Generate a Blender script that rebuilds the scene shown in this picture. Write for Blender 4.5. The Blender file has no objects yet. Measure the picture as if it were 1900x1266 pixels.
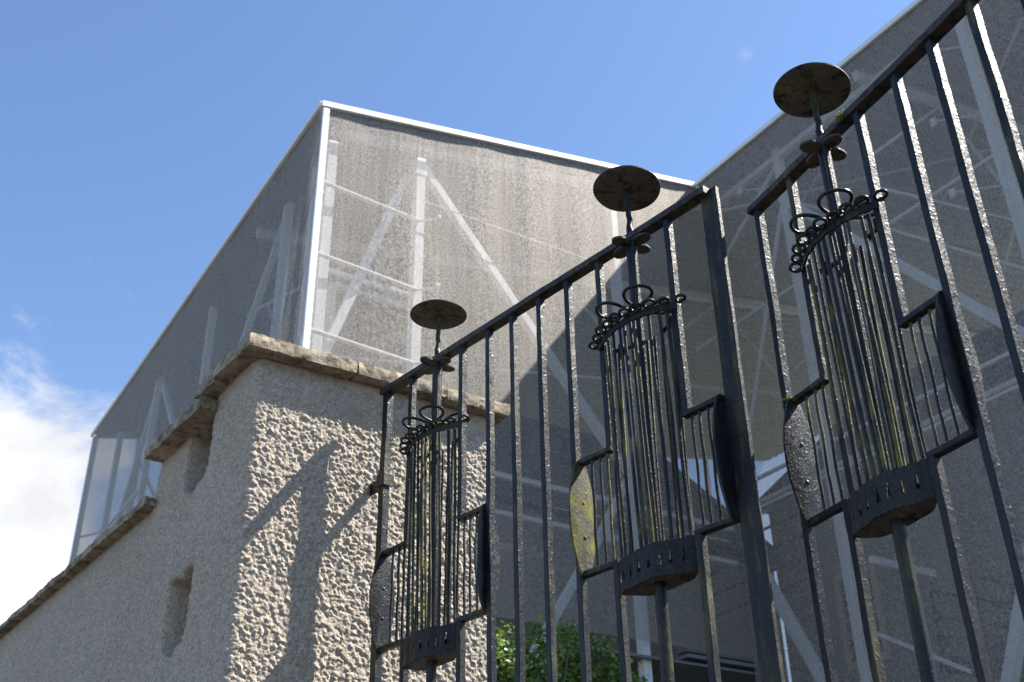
import bpy, math, random
import numpy as np
from mathutils import Vector, Matrix, noise
random.seed(7); rng = np.random.default_rng(7)
R = math.radians
S = bpy.context.scene
COL = S.collection

# ------------------------------------------------------------------ camera
cam_d = bpy.data.cameras.new('camera'); cam = bpy.data.objects.new('camera', cam_d); COL.objects.link(cam)
cam_d.sensor_width = 36.0; cam_d.lens = 2080 / 1900 * 36.0
cam_d.clip_start = 0.05; cam_d.clip_end = 3000
Ax = Vector((0.84751686, 0.2548912, 0.4655595)); Bx = Vector((-0.5305366, 0.43275022, 0.72887459)); Ux = Vector((-0.01568726, -0.86472986, 0.50199221))
right = Vector((Ax.x, Bx.x, Ux.x)); up = -Vector((Ax.y, Bx.y, Ux.y)); back = -Vector((Ax.z, Bx.z, Ux.z))
cam.matrix_world = Matrix(((right.x, up.x, back.x, 0), (right.y, up.y, back.y, 0), (right.z, up.z, back.z, 0), (0, 0, 0, 1)))
cam_d.dof.use_dof = True; cam_d.dof.focus_distance = 2.75; cam_d.dof.aperture_fstop = 9.0
S.camera = cam
S.render.resolution_x = 1024; S.render.resolution_y = 682

# ------------------------------------------------------------------ sky, sun, exposure
LDIR = Vector((-2.3, 1.0, -3.05)).normalized()          # the way the sunlight travels
SEL = math.asin(-LDIR.z); SAZ = math.atan2(-LDIR.x, -LDIR.y)
W = bpy.data.worlds.new('World'); S.world = W; W.use_nodes = True
nt = W.node_tree; N = nt.nodes; L = nt.links
for n_ in list(N): N.remove(n_)
def nn(tree, t, **kw):
    n_ = tree.nodes.new(t)
    for k, v in kw.items():
        if k in ('operation', 'blend_type', 'data_type', 'noise_dimensions', 'feature', 'wave_type', 'bands_direction', 'sky_type', 'interpolation_type', 'distance', 'vector_type', 'use_clamp', 'wave_profile'):
            setattr(n_, k, v)
        else: n_.inputs[k].default_value = v
    return n_
sky = nn(nt, 'ShaderNodeTexSky', sky_type='NISHITA'); sky.sun_disc = False
sky.sun_elevation = SEL; sky.sun_rotation = SAZ; sky.altitude = 50; sky.air_density = 1.0; sky.dust_density = 0.25; sky.ozone_density = 2.2
tc = nn(nt, 'ShaderNodeTexCoord')
def fbm(scale, detail, rough, dist=0.0):
    a = nn(nt, 'ShaderNodeTexNoise', Scale=scale, Detail=detail, Roughness=rough, Distortion=dist); L.new(tc.outputs['Generated'], a.inputs['Vector']); return a
def mth(op, a, b, clamp=False):
    m = nt.nodes.new('ShaderNodeMath'); m.operation = op; m.use_clamp = clamp
    for i, v in enumerate((a, b)):
        if v is None: continue
        if isinstance(v, (int, float)): m.inputs[i].default_value = v
        else: L.new(v, m.inputs[i])
    return m.outputs[0]
def blob(c, r_in, r_out):
    v = nn(nt, 'ShaderNodeVectorMath', operation='DISTANCE'); L.new(tc.outputs['Generated'], v.inputs[0]); v.inputs[1].default_value = Vector(c).normalized()
    m = nn(nt, 'ShaderNodeMapRange'); m.inputs['From Min'].default_value = r_out; m.inputs['From Max'].default_value = r_in; m.clamp = False
    L.new(v.outputs['Value'], m.inputs['Value']); return m.outputs[0]
n1 = fbm(6.5, 10, 0.60, 0.35).outputs['Fac']
def dirpx(px, py):
    c = Vector(((px-950), (py-633), 2080)); return Vector((Ax.dot(c), Bx.dot(c), Ux.dot(c))).normalized()
b1 = blob(dirpx(-170, 1205), 0.10, 0.246)                      # cumulus low over the garden wall
b3 = blob(dirpx(2600, 1900), 0.5, 0.9)
f1 = mth('ADD', mth('MULTIPLY', mth('SUBTRACT', n1, 0.5), 4.2), mth('MULTIPLY', b1, 1.0))
mr = nn(nt, 'ShaderNodeMapRange', interpolation_type='SMOOTHSTEP'); mr.inputs['From Min'].default_value = -0.15; mr.inputs['From Max'].default_value = 0.60
L.new(f1, mr.inputs['Value'])
b2 = blob(dirpx(1384, 100), 0.0, 0.011)
n2 = fbm(55, 4, 0.6).outputs['Fac']
f2 = mth('MULTIPLY', mth('ADD', mth('MULTIPLY', mth('SUBTRACT', n2, 0.5), 2.5), mth('MULTIPLY', b2, 1.0), True), 0.22, True)
b2m = nn(nt, 'ShaderNodeMath', operation='MAXIMUM'); L.new(b2, b2m.inputs[0]); b2m.inputs[1].default_value = 0
f2 = mth('MULTIPLY', f2, b2m.outputs[0], True)
cf = mth('MAXIMUM', mr.outputs[0], f2)
cn = fbm(11, 6, 0.55).outputs['Fac']
cr = nn(nt, 'ShaderNodeMapRange'); cr.inputs['From Min'].default_value = 0.35; cr.inputs['From Max'].default_value = 0.6; cr.inputs['To Min'].default_value = 4.0; cr.inputs['To Max'].default_value = 5.2; L.new(cn, cr.inputs['Value'])
cc = nn(nt, 'ShaderNodeCombineColor'); L.new(mth('MULTIPLY', cr.outputs[0], 0.985), cc.inputs[0]); L.new(cr.outputs[0], cc.inputs[1]); L.new(mth('MULTIPLY', cr.outputs[0], 1.04), cc.inputs[2])
mx = nt.nodes.new('ShaderNodeMix'); mx.data_type = 'RGBA'; L.new(cf, mx.inputs[0]); tn = nt.nodes.new('ShaderNodeMix'); tn.data_type = 'RGBA'; tn.blend_type = 'MULTIPLY'; tn.inputs[0].default_value = 1.0; tn.inputs[7].default_value = (0.94, 1.0, 1.08, 1); L.new(sky.outputs[0], tn.inputs[6]); L.new(tn.outputs[2], mx.inputs[6]); L.new(cc.outputs[0], mx.inputs[7])
bg = nn(nt, 'ShaderNodeBackground', Strength=0.08); L.new(mx.outputs[2], bg.inputs['Color'])
wo = nn(nt, 'ShaderNodeOutputWorld'); L.new(bg.outputs[0], wo.inputs['Surface'])
sun_d = bpy.data.lights.new('sun', 'SUN'); sun_d.energy = 5.0; sun_d.angle = R(0.53); sun_d.color = (1.0, 0.94, 0.84)
sun = bpy.data.objects.new('sun', sun_d); COL.objects.link(sun); sun.rotation_euler = LDIR.to_track_quat('-Z', 'Y').to_euler(); sun.location = (12, -8, 20)
S.view_settings.view_transform = 'Standard'; S.view_settings.look = 'None'; S.view_settings.exposure = 1.5; S.view_settings.gamma = 1
S.render.engine = 'CYCLES'
S.cycles.max_bounces = 8; S.cycles.transparent_max_bounces = 24; S.cycles.diffuse_bounces = 4

# ------------------------------------------------------------------ helpers
GZ = -1.0                                                 # ground; the camera is the origin
class MB:
    def __init__(s): s.v = []; s.f = []
    def add(s, vs, fs):
        b = len(s.v); s.v += [tuple(p) for p in vs]; s.f += [tuple(b+i for i in f) for f in fs]
    def box(s, x0, x1, y0, y1, z0, z1):
        s.add([(x0,y0,z0),(x1,y0,z0),(x1,y1,z0),(x0,y1,z0),(x0,y0,z1),(x1,y0,z1),(x1,y1,z1),(x0,y1,z1)],
              [(0,3,2,1),(4,5,6,7),(0,1,5,4),(1,2,6,5),(2,3,7,6),(3,0,4,7)])
    def rings(s, rs, closed_ends=True, loop=False):
        k = len(rs[0]); b = len(s.v)
        for r_ in rs: s.v += [tuple(p) for p in r_]
        m = len(rs)
        for i in range(m if loop else m-1):
            j = (i+1) % m
            for a in range(k):
                c = (a+1) % k
                s.f.append((b+i*k+a, b+i*k+c, b+j*k+c, b+j*k+a))
        if closed_ends and not loop:
            s.f.append(tuple(b+a for a in reversed(range(k)))); s.f.append(tuple(b+(m-1)*k+a for a in range(k)))
    def tube(s, pts, r, sides=10, loop=False, wob=0.0):
        pts = [Vector(p) for p in pts]; m = len(pts); rs = []
        rad = r if hasattr(r, '__len__') else [r]*m
        prev = None
        for i, p in enumerate(pts):
            if loop: t = pts[(i+1) % m] - pts[i-1]
            else: t = pts[min(i+1, m-1)] - pts[max(i-1, 0)]
            t.normalize()
            if prev is None:
                a = t.cross(Vector((0, 0, 1)))
                if a.length < 1e-3: a = t.cross(Vector((1, 0, 0)))
            else: a = prev - t*prev.dot(t)
            a.normalize(); prev = a; bb = t.cross(a)
            rr = rad[i]
            rs.append([p + (a*math.cos(2*math.pi*k/sides) + bb*math.sin(2*math.pi*k/sides))*rr*(1+random.uniform(-wob, wob)) for k in range(sides)])
        s.rings(rs, True, loop)
    def flat(s, p0, p1, a, ha, b, hb, ch=0.0015, step=0.022, wob=0.0009):
        """bar of rectangular section with chamfered arrises and a hand-forged waviness"""
        p0 = Vector(p0); p1 = Vector(p1); a = Vector(a); b = Vector(b); ln = (p1-p0).length; m = max(2, int(ln/step)+1); rs = []
        sx, sy = random.uniform(0, 99), random.uniform(0, 99)
        for i in range(m):
            t = i/(m-1); p = p0.lerp(p1, t)
            oa = noise.noise(Vector((t*ln*6, sx, 0)))*wob*2; ob = noise.noise(Vector((t*ln*6, sy, 5)))*wob*2
            wa = ha + noise.noise(Vector((t*ln*25, sx, 9)))*wob*1.3; wb = hb + noise.noise(Vector((t*ln*25, sy, 3)))*wob*1.3
            q = [(-wa+ch,-wb),(wa-ch,-wb),(wa,-wb+ch),(wa,wb-ch),(wa-ch,wb),(-wa+ch,wb),(-wa,wb-ch),(-wa,-wb+ch)]
            rs.append([p + a*(x+oa) + b*(y+ob) for x, y in q])
        s.rings(rs)
    def build(s, name, mat, parent=None, smooth=False, bevel=None):
        me = bpy.data.meshes.new(name); me.from_pydata(s.v, [], s.f); me.update()
        import bmesh
        bm = bmesh.new(); bm.from_mesh(me); bmesh.ops.recalc_face_normals(bm, faces=bm.faces); bm.to_mesh(me); bm.free()
        o = bpy.data.objects.new(name, me); COL.objects.link(o)
        if mat: me.materials.append(mat)
        if smooth:
            for p in me.polygons: p.use_smooth = True
        if parent: o.parent = parent
        if bevel:
            m = o.modifiers.new('bevel', 'BEVEL'); m.width = bevel; m.segments = 2; m.limit_method = 'ANGLE'
        return o
def tag(o, label=None, cat=None, group=None, kind=None):
    if label: o['label'] = label
    if cat: o['category'] = cat
    if group: o['group'] = group
    if kind: o['kind'] = kind
    return o
def empty(name, loc, rz=0.0, **kw):
    o = bpy.data.objects.new(name, None); COL.objects.link(o); o.location = loc; o.rotation_euler = (0, 0, rz); o.empty_display_size = 0.2
    return tag(o, **kw)
def smooth_by_angle(o, ang=40):
    me = o.data
    for p in me.polygons: p.use_smooth = True
    try: me.set_sharp_from_angle(angle=R(ang))
    except Exception: pass

# ------------------------------------------------------------------ materials
def mat(name):
    m = bpy.data.materials.new(name); m.use_nodes = True; t = m.node_tree
    for x in list(t.nodes): t.nodes.remove(x)
    out = t.nodes.new('ShaderNodeOutputMaterial'); p = t.nodes.new('ShaderNodeBsdfPrincipled'); t.links.new(p.outputs[0], out.inputs[0])
    return m, t, p, out
def ramp(t, src, stops):
    r_ = t.nodes.new('ShaderNodeValToRGB'); e = r_.color_ramp.elements
    while len(e) > 1: e.remove(e[-1])
    e[0].position = stops[0][0]; e[0].color = (*stops[0][1], 1)
    for pos, c in stops[1:]:
        x = e.new(pos); x.color = (*c, 1)
    t.links.new(src, r_.inputs[0]); return r_.outputs[0]
def tnoise(t, vec, scale, detail=5, rough=0.6, dist=0.0):
    n_ = nn(t, 'ShaderNodeTexNoise', Scale=scale, Detail=detail, Roughness=rough, Distortion=dist); t.links.new(vec, n_.inputs['Vector']); return n_.outputs['Fac']
def tmath(t, op, a, b=None, clamp=False):
    m = t.nodes.new('ShaderNodeMath'); m.operation = op; m.use_clamp = clamp
    for i, v in enumerate((a, b)):
        if v is None: continue
        if isinstance(v, (int, float)): m.inputs[i].default_value = v
        else: t.links.new(v, m.inputs[i])
    return m.outputs[0]
def tmix(t, fac, a, b):
    m = t.nodes.new('ShaderNodeMix'); m.data_type = 'RGBA'
    for i, v in ((0, fac), (6, a), (7, b)):
        if isinstance(v, (int, float)): m.inputs[i].default_value = v
        elif isinstance(v, tuple): m.inputs[i].default_value = (*v, 1)
        else: t.links.new(v, m.inputs[i])
    return m.outputs[2]
def coords(t, world=True):
    if world:
        g = t.nodes.new('ShaderNodeNewGeometry'); return g.outputs['Position']
    return t.nodes.new('ShaderNodeTexCoord').outputs['Object']
def stretch(t, vec, sc):
    m = t.nodes.new('ShaderNodeMapping'); m.inputs['Scale'].default_value = sc; t.links.new(vec, m.inputs['Vector']); return m.outputs[0]
def bump(t, h, strength, dist, p, prev=None):
    b = nn(t, 'ShaderNodeBump', Strength=strength, Distance=dist); t.links.new(h, b.inputs['Height'])
    if prev is not None: t.links.new(prev, b.inputs['Normal'])
    t.links.new(b.outputs[0], p.inputs['Normal']); return b.outputs[0]

def iron_mat(name, moss=0.0, dull=0.0, d0=None, d1=None):
    """old glossy black paint over pitted iron, with dust, rust specks and yellow-green algae"""
    m, t, p, out = mat(name); v = coords(t)
    base = tmix(t, ramp(t, tnoise(t, v, 9, 4), [(0.42, (0,0,0)), (0.62, (1,1,1))]), (0.005, 0.0055, 0.008), (0.012, 0.012, 0.014))
    if d0: base = tmix(t, ramp(t, tnoise(t, v, 30, 5, 0.6, 0.6), [(0.40, (0,0,0)), (0.47, (1,1,1))]), base, tmix(t, tnoise(t, v, 12, 3), d0, d1))
    grime = ramp(t, tnoise(t, v, 160, 3, 0.7), [(0.52, (0,0,0)), (0.68, (1,1,1))])
    base = tmix(t, tmath(t, 'MULTIPLY', grime, 0.12 + dull*.8), base, (0.085, 0.078, 0.066))
    # dried dust and algae collect in vertical runs
    run = tnoise(t, stretch(t, v, (70, 70, 5)), 1.0, 4, 0.6)
    big = tnoise(t, v, 4.5, 2, 0.5)
    k = tmath(t, 'ADD', tmath(t, 'MULTIPLY', run, 0.6), tmath(t, 'MULTIPLY', big, 0.5))
    al = ramp(t, k, [(0.57 - 0.07*moss, (0,0,0)), (0.68 - 0.06*moss, (1,1,1))])
    al = tmath(t, 'MULTIPLY', al, ramp(t, tnoise(t, v, 21, 5, 0.7), [(0.40, (.12,.12,.12)), (0.60, (1,1,1))]))
    algae = tmix(t, tnoise(t, v, 60, 3), (0.085, 0.085, 0.025), (0.33, 0.32, 0.075))
    base = tmix(t, tmath(t, 'MULTIPLY', al, min(.72, 0.25 + 0.65*moss)), base, algae)
    rust = ramp(t, tnoise(t, v, 38, 4, 0.65), [(0.70, (0,0,0)), (0.76, (1,1,1))])
    base = tmix(t, tmath(t, 'MULTIPLY', rust, 0.6), base, (0.16, 0.055, 0.022))
    t.links.new(base, p.inputs['Base Color'])
    rg = tmath(t, 'ADD', tmath(t, 'MULTIPLY', ramp(t, tnoise(t, v, 230, 3, 0.6), [(0.38, (0,0,0)), (0.62, (1,1,1))]), 0.24), 0.27 + dull + 0.10*moss)
    rg = tmath(t, 'ADD', rg, tmath(t, 'MULTIPLY', al, 0.30*(0.4+moss)), True)
    t.links.new(rg, p.inputs['Roughness']); p.inputs['Specular IOR Level'].default_value = 0.31
    v1 = nn(t, 'ShaderNodeTexVoronoi', Scale=210.0); t.links.new(v, v1.inputs['Vector'])
    b1_ = bump(t, tnoise(t, v, 150, 3, 0.55), 0.28, 0.0030, p)
    b2_ = bump(t, tnoise(t, v, 38, 3, 0.5), 0.30, 0.004, p, b1_)
    bump(t, ramp(t, tnoise(t, v, 95, 2, 0.5), [(0.58, (0,0,0)), (0.72, (1,1,1))]), 0.30, 0.0020, p, b2_)
    return m
M = {}
M['iron'] = iron_mat('black_iron_paint', 0.0)
M['iron_rod'] = iron_mat('black_iron_rods', 0.65)
M['iron_algae'] = iron_mat('iron_with_algae', 1.0, 0.1)
M['iron_rust'] = iron_mat('iron_dull', 0.15, 0.08); M['iron_rail'] = iron_mat('iron_rail', 0.1, 0.10, (0.022, 0.019, 0.018), (0.050, 0.042, 0.038)); M['iron_tray'] = iron_mat('iron_tray', -0.3, 0.2)
M['iron_dust'] = iron_mat('iron_dusty', 0.1, 0.30, (0.042, 0.037, 0.035), (0.075, 0.066, 0.060))

def stucco():
    m, t, p, out = mat('roughcast'); v = coords(t)
    c = tmix(t, tnoise(t, v, 3.0, 5), (0.43, 0.37, 0.308), (0.56, 0.495, 0.415))
    sp = ramp(t, tnoise(t, v, 95, 3, 0.7), [(0.60, (0,0,0)), (0.70, (1,1,1))])
    c = tmix(t, tmath(t, 'MULTIPLY', sp, 0.75), c, (0.11, 0.08, 0.05))
    pale = ramp(t, tnoise(t, v, 140, 2, 0.6), [(0.58, (0,0,0)), (0.68, (1,1,1))])
    c = tmix(t, tmath(t, 'MULTIPLY', pale, 0.45), c, (0.45, 0.41, 0.35))
    vc = nn(t, 'ShaderNodeTexVoronoi', Scale=105.0); t.links.new(v, vc.inputs['Vector'])
    sv = t.nodes.new('ShaderNodeSeparateColor'); t.links.new(vc.outputs['Color'], sv.inputs[0])
    c = tmix(t, tmath(t, 'MULTIPLY', sv.outputs[0], 0.42), c, (0.15, 0.125, 0.095))
    ve = nn(t, 'ShaderNodeTexVoronoi', feature='DISTANCE_TO_EDGE', Scale=92.0); t.links.new(v, ve.inputs['Vector'])
    gap = ramp(t, ve.outputs['Distance'], [(0.02, (1,1,1)), (0.13, (0,0,0))])
    c = tmix(t, tmath(t, 'MULTIPLY', gap, 0.30), c, (0.09, 0.07, 0.05))
    att = t.nodes.new('ShaderNodeAttribute'); att.attribute_name = 'edge_tone'
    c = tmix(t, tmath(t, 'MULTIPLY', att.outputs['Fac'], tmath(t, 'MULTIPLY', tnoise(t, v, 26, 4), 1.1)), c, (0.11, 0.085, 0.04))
    t.links.new(c, p.inputs['Base Color']); p.inputs['Roughness'].default_value = 0.92; p.inputs['Specular IOR Level'].default_value = 0.2
    b = bump(t, tnoise(t, v, 240, 4, 0.65), 0.7, 0.003, p)
    vv = nn(t, 'ShaderNodeTexVoronoi', Scale=120.0); t.links.new(v, vv.inputs['Vector'])
    bump(t, vv.outputs['Distance'], 0.5, 0.004, p, b)
    return m
M['stucco'] = stucco()
def stone():
    m, t, p, out = mat('coping_stone'); v = coords(t)
    c = tmix(t, ramp(t, tnoise(t, v, 14, 6, 0.65), [(0.35, (0,0,0)), (0.65, (1,1,1))]), (0.12, 0.095, 0.065), (0.44, 0.365, 0.265))
    dark = ramp(t, tnoise(t, v, 22, 5, 0.7, 0.5), [(0.50, (0,0,0)), (0.62, (1,1,1))])
    c = tmix(t, tmath(t, 'MULTIPLY', dark, 0.85), c, (0.085, 0.065, 0.045))
    lich = ramp(t, tnoise(t, v, 18, 3, 0.55), [(0.60, (0,0,0)), (0.66, (1,1,1))])
    g = t.nodes.new('ShaderNodeNewGeometry'); sx = t.nodes.new('ShaderNodeSeparateXYZ'); t.links.new(g.outputs['Normal'], sx.inputs[0])
    c = tmix(t, tmath(t, 'MULTIPLY', lich, 0.6), c, (0.30, 0.30, 0.25))
    oran = ramp(t, tnoise(t, v, 31, 3, 0.6), [(0.62, (0,0,0)), (0.68, (1,1,1))])
    c = tmix(t, tmath(t, 'MULTIPLY', oran, 0.5), c, (0.36, 0.17, 0.04))
    t.links.new(c, p.inputs['Base Color']); p.inputs['Roughness'].default_value = 0.9
    b = bump(t, tnoise(t, v, 55, 6, 0.7), 0.8, 0.008, p)
    bump(t, tnoise(t, stretch(t, v, (18, 18, 160)), 1.0, 4), 0.35, 0.004, p, b)
    return m
M['stone'] = stone()
def galv(name, c0, c1, rough=0.5, metal=0.25):
    m, t, p, out = mat(name); v = coords(t)
    c = tmix(t, tnoise(t, v, 5, 5, 0.65), c0, c1)
    t.links.new(c, p.inputs['Base Color']); p.inputs['Roughness'].default_value = rough; p.inputs['Metallic'].default_value = metal
    return m
M['steel'] = galv('galvanised_steel', (0.58, 0.60, 0.62), (0.80, 0.82, 0.84), 0.5, 0.0)
M['fascia'] = galv('white_fascia', (0.74, 0.75, 0.74), (0.82, 0.82, 0.80), 0.45, 0.0)
M['zinc'] = galv('weathered_zinc', (0.16, 0.17, 0.19), (0.24, 0.25, 0.27))
M['darksteel'] = galv('dark_steel', (0.03, 0.032, 0.036), (0.05, 0.052, 0.056), 0.5, 0.2)
def roofmat():
    m, t, p, out = mat('corrugated_roof'); v = coords(t)
    c = tmix(t, tnoise(t, v, 0.8, 4), (0.22, 0.21, 0.20), (0.29, 0.275, 0.26))
    t.links.new(c, p.inputs['Base Color']); p.inputs['Roughness'].default_value = 0.6
    return m
M['roof'] = roofmat()
def chainmail(dens=0.60):
    """stainless ring mesh: part open, part metal that scatters light to both sides"""
    m, t, p, out = mat('chain_mesh'); v = coords(t)
    t.nodes.remove(p)
    tone = tmix(t, ramp(t, tnoise(t, v, 34, 4, 0.8), [(0.36, (0,0,0)), (0.64, (1,1,1))]), (0.22, 0.208, 0.197), (0.56, 0.53, 0.50))
    streak = ramp(t, tnoise(t, stretch(t, v, (5.5, 5.5, 0.5)), 1.0, 4, 0.6), [(0.42, (0,0,0)), (0.70, (1,1,1))])
    tone = tmix(t, tmath(t, 'MULTIPLY', streak, 0.45), tone, (0.48, 0.44, 0.405))
    d = t.nodes.new('ShaderNodeBsdfDiffuse'); t.links.new(tone, d.inputs[0])
    tl = t.nodes.new('ShaderNodeBsdfTranslucent'); t.links.new(tone, tl.inputs[0])
    gl = t.nodes.new('ShaderNodeBsdfGlossy'); gl.inputs['Roughness'].default_value = 0.52; t.links.new(tone, gl.inputs[0])
    dg = t.nodes.new('ShaderNodeMixShader'); dg.inputs[0].default_value = 0.34; t.links.new(d.outputs[0], dg.inputs[1]); t.links.new(gl.outputs[0], dg.inputs[2])
    sc = t.nodes.new('ShaderNodeMixShader'); sc.inputs[0].default_value = 0.22; t.links.new(dg.outputs[0], sc.inputs[1]); t.links.new(tl.outputs[0], sc.inputs[2])
    bw = nn(t, 'ShaderNodeBump', Strength=0.16, Distance=0.05); t.links.new(tnoise(t, stretch(t, v, (4.0, 4.0, 0.35)), 1.0, 5, 0.6), bw.inputs['Height'])
    bf = nn(t, 'ShaderNodeBump', Strength=0.12, Distance=0.010); t.links.new(tnoise(t, v, 45, 3, 0.7), bf.inputs['Height']); t.links.new(bw.outputs[0], bf.inputs['Normal'])
    t.links.new(bf.outputs[0], d.inputs['Normal']); t.links.new(bf.outputs[0], gl.inputs['Normal'])
    tr = t.nodes.new('ShaderNodeBsdfTransparent')
    lw = t.nodes.new('ShaderNodeLayerWeight'); lw.inputs[0].default_value = 0.35
    fac = tmath(t, 'ADD', dens, tmath(t, 'MULTIPLY', tmath(t, 'SUBTRACT', tnoise(t, v, 34, 3, 0.7), 0.5), 0.45))
    fac = tmath(t, 'ADD', fac, tmath(t, 'MULTIPLY', lw.outputs['Facing'], 0.26), True)
    mx_ = t.nodes.new('ShaderNodeMixShader'); t.links.new(fac, mx_.inputs[0]); t.links.new(tr.outputs[0], mx_.inputs[1]); t.links.new(sc.outputs[0], mx_.inputs[2])
    t.links.new(mx_.outputs[0], out.inputs[0])
    return m
M['mesh'] = chainmail(0.43)
def plain(name, c0, c1, scale=3, rough=0.85, bs=None):
    m, t, p, out = mat(name); v = coords(t)
    t.links.new(tmix(t, tnoise(t, v, scale, 5), c0, c1), p.inputs['Base Color']); p.inputs['Roughness'].default_value = rough
    if bs: bump(t, tnoise(t, v, bs[0], 5), 0.6, bs[1], p)
    return m
M['harl'] = plain('house_harling', (0.20, 0.17, 0.145), (0.28, 0.245, 0.21), 1.2, 0.9, (30, 0.02))
M['trim'] = plain('window_surround', (0.42, 0.33, 0.22), (0.52, 0.42, 0.28), 3, 0.7)
M['ground'] = plain('gravel', (0.06, 0.053, 0.045), (0.11, 0.10, 0.085), 8, 0.95, (60, 0.02))
M['soil'] = plain('lawn', (0.05, 0.085, 0.025), (0.08, 0.12, 0.04), 3, 0.95, (40, 0.05))
M['bark'] = plain('bark', (0.10, 0.07, 0.045), (0.18, 0.13, 0.09), 30, 0.9)
def slate():
    m, t, p, out = mat('slate'); v = coords(t)
    c = tmix(t, tnoise(t, stretch(t, v, (4, 1, 4)), 1.5, 3), (0.055, 0.06, 0.07), (0.10, 0.105, 0.115)); t.links.new(c, p.inputs['Base Color']); p.inputs['Roughness'].default_value = 0.6
    br = t.nodes.new('ShaderNodeTexBrick'); br.inputs['Scale'].default_value = 3.0; t.links.new(stretch(t, v, (1, 1, 1)), br.inputs['Vector'])
    bump(t, tnoise(t, v, 12, 4), 0.4, 0.02, p)
    return m
M['slate'] = slate()
mg, tg, pg, og = mat('window_glass'); pg.inputs['Base Color'].default_value = (0.02, 0.025, 0.03, 1); pg.inputs['Roughness'].default_value = 0.06; M['glass'] = mg
def leafmat():
    m, t, p, out = mat('leaves'); oi = t.nodes.new('ShaderNodeNewGeometry')
    c = ramp(t, oi.outputs['Random Per Island'], [(0.0, (0.04, 0.085, 0.014)), (0.5, (0.095, 0.18, 0.028)), (0.85, (0.20, 0.30, 0.045)), (1.0, (0.34, 0.34, 0.05))])
    t.links.new(c, p.inputs['Base Color']); p.inputs['Roughness'].default_value = 0.38
    tl = t.nodes.new('ShaderNodeBsdfTranslucent'); t.links.new(c, tl.inputs[0]); ms = t.nodes.new('ShaderNodeMixShader'); ms.inputs[0].default_value = 0.35
    t.links.new(p.outputs[0], ms.inputs[1]); t.links.new(tl.outputs[0], ms.inputs[2]); t.links.new(ms.outputs[0], out.inputs[0])
    return m
M['leaf'] = leafmat()

# ------------------------------------------------------------------ ground
g = MB(); g.add([(-600,-600,GZ),(600,-600,GZ),(600,600,GZ),(-600,600,GZ)], [(0,1,2,3)]); tag(g.build('ground', M['ground']), kind='structure')
g = MB(); g.add([(2.2,3.4,GZ+.004),(60,3.4,GZ+.004),(60,60,GZ+.004),(1.2,60,GZ+.004),(1.2,3.4,GZ+.004)], [(0,1,2,3,4)]); tag(g.build('lawn', M['soil']), kind='structure')

# ------------------------------------------------------------------ garden wall with its gate pier
DS = Vector((-0.088, 0.996, 0)).normalized(); PC = Vector((0.945, 2.91, 0)); XR = 1.76
wall = empty('garden_wall', (PC.x, PC.y, GZ), label='roughcast garden wall stepping up to a square gate pier with stone coping', cat='wall')
def roughfield(S_, Z_, cell, rad, amp, seed, stepx):
    """height map of thrown pebbles: domes of random size, the highest one wins"""
    r_ = np.random.default_rng(seed); h = np.zeros((len(Z_), len(S_)))
    lenx = S_[-1]-S_[0]; lenz = Z_[-1]-Z_[0]
    cnt = int(lenx*lenz/(cell*cell))
    cx_ = r_.uniform(S_[0], S_[-1], cnt); cz_ = r_.uniform(Z_[0], Z_[-1], cnt)
    rr = rad*r_.uniform(0.55, 1.35, cnt); aa = amp*r_.uniform(0.35, 1.15, cnt)*rr/rad
    ds_ = stepx; dz_ = Z_[1]-Z_[0]
    ex = r_.uniform(0.75, 1.35, cnt); th = r_.uniform(0, 3.14, cnt)
    for x, z, q, a, e, tt in zip(cx_, cz_, rr, aa, ex, th):
        qq = q*max(e, 1/e)
        i0 = max(0, int((x-qq-S_[0])/ds_)); i1 = min(len(S_), int((x+qq-S_[0])/ds_)+2)
        j0 = max(0, int((z-qq-Z_[0])/dz_)); j1 = min(len(Z_), int((z+qq-Z_[0])/dz_)+2)
        if i1 <= i0 or j1 <= j0: continue
        tx_, ty_ = r_.uniform(-.5, .5, 2)
        X = S_[i0:i1][None, :]-x; Y = Z_[j0:j1][:, None]-z
        c_, s_ = math.cos(tt), math.sin(tt)
        d = ((X*c_+Y*s_)/e)**2 + ((-X*s_+Y*c_)*e)**2
        k = np.clip(1-d/(q*q), 0, 1)
        h[j0:j1, i0:i1] = np.maximum(h[j0:j1, i0:i1], a*np.clip(k*1.9, 0, 1)**0.75*(1+(X*tx_+Y*ty_)/q))
    return h
def smoothstep(x): x = np.clip(x, 0, 1); return x*x*(3-2*x)
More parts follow.
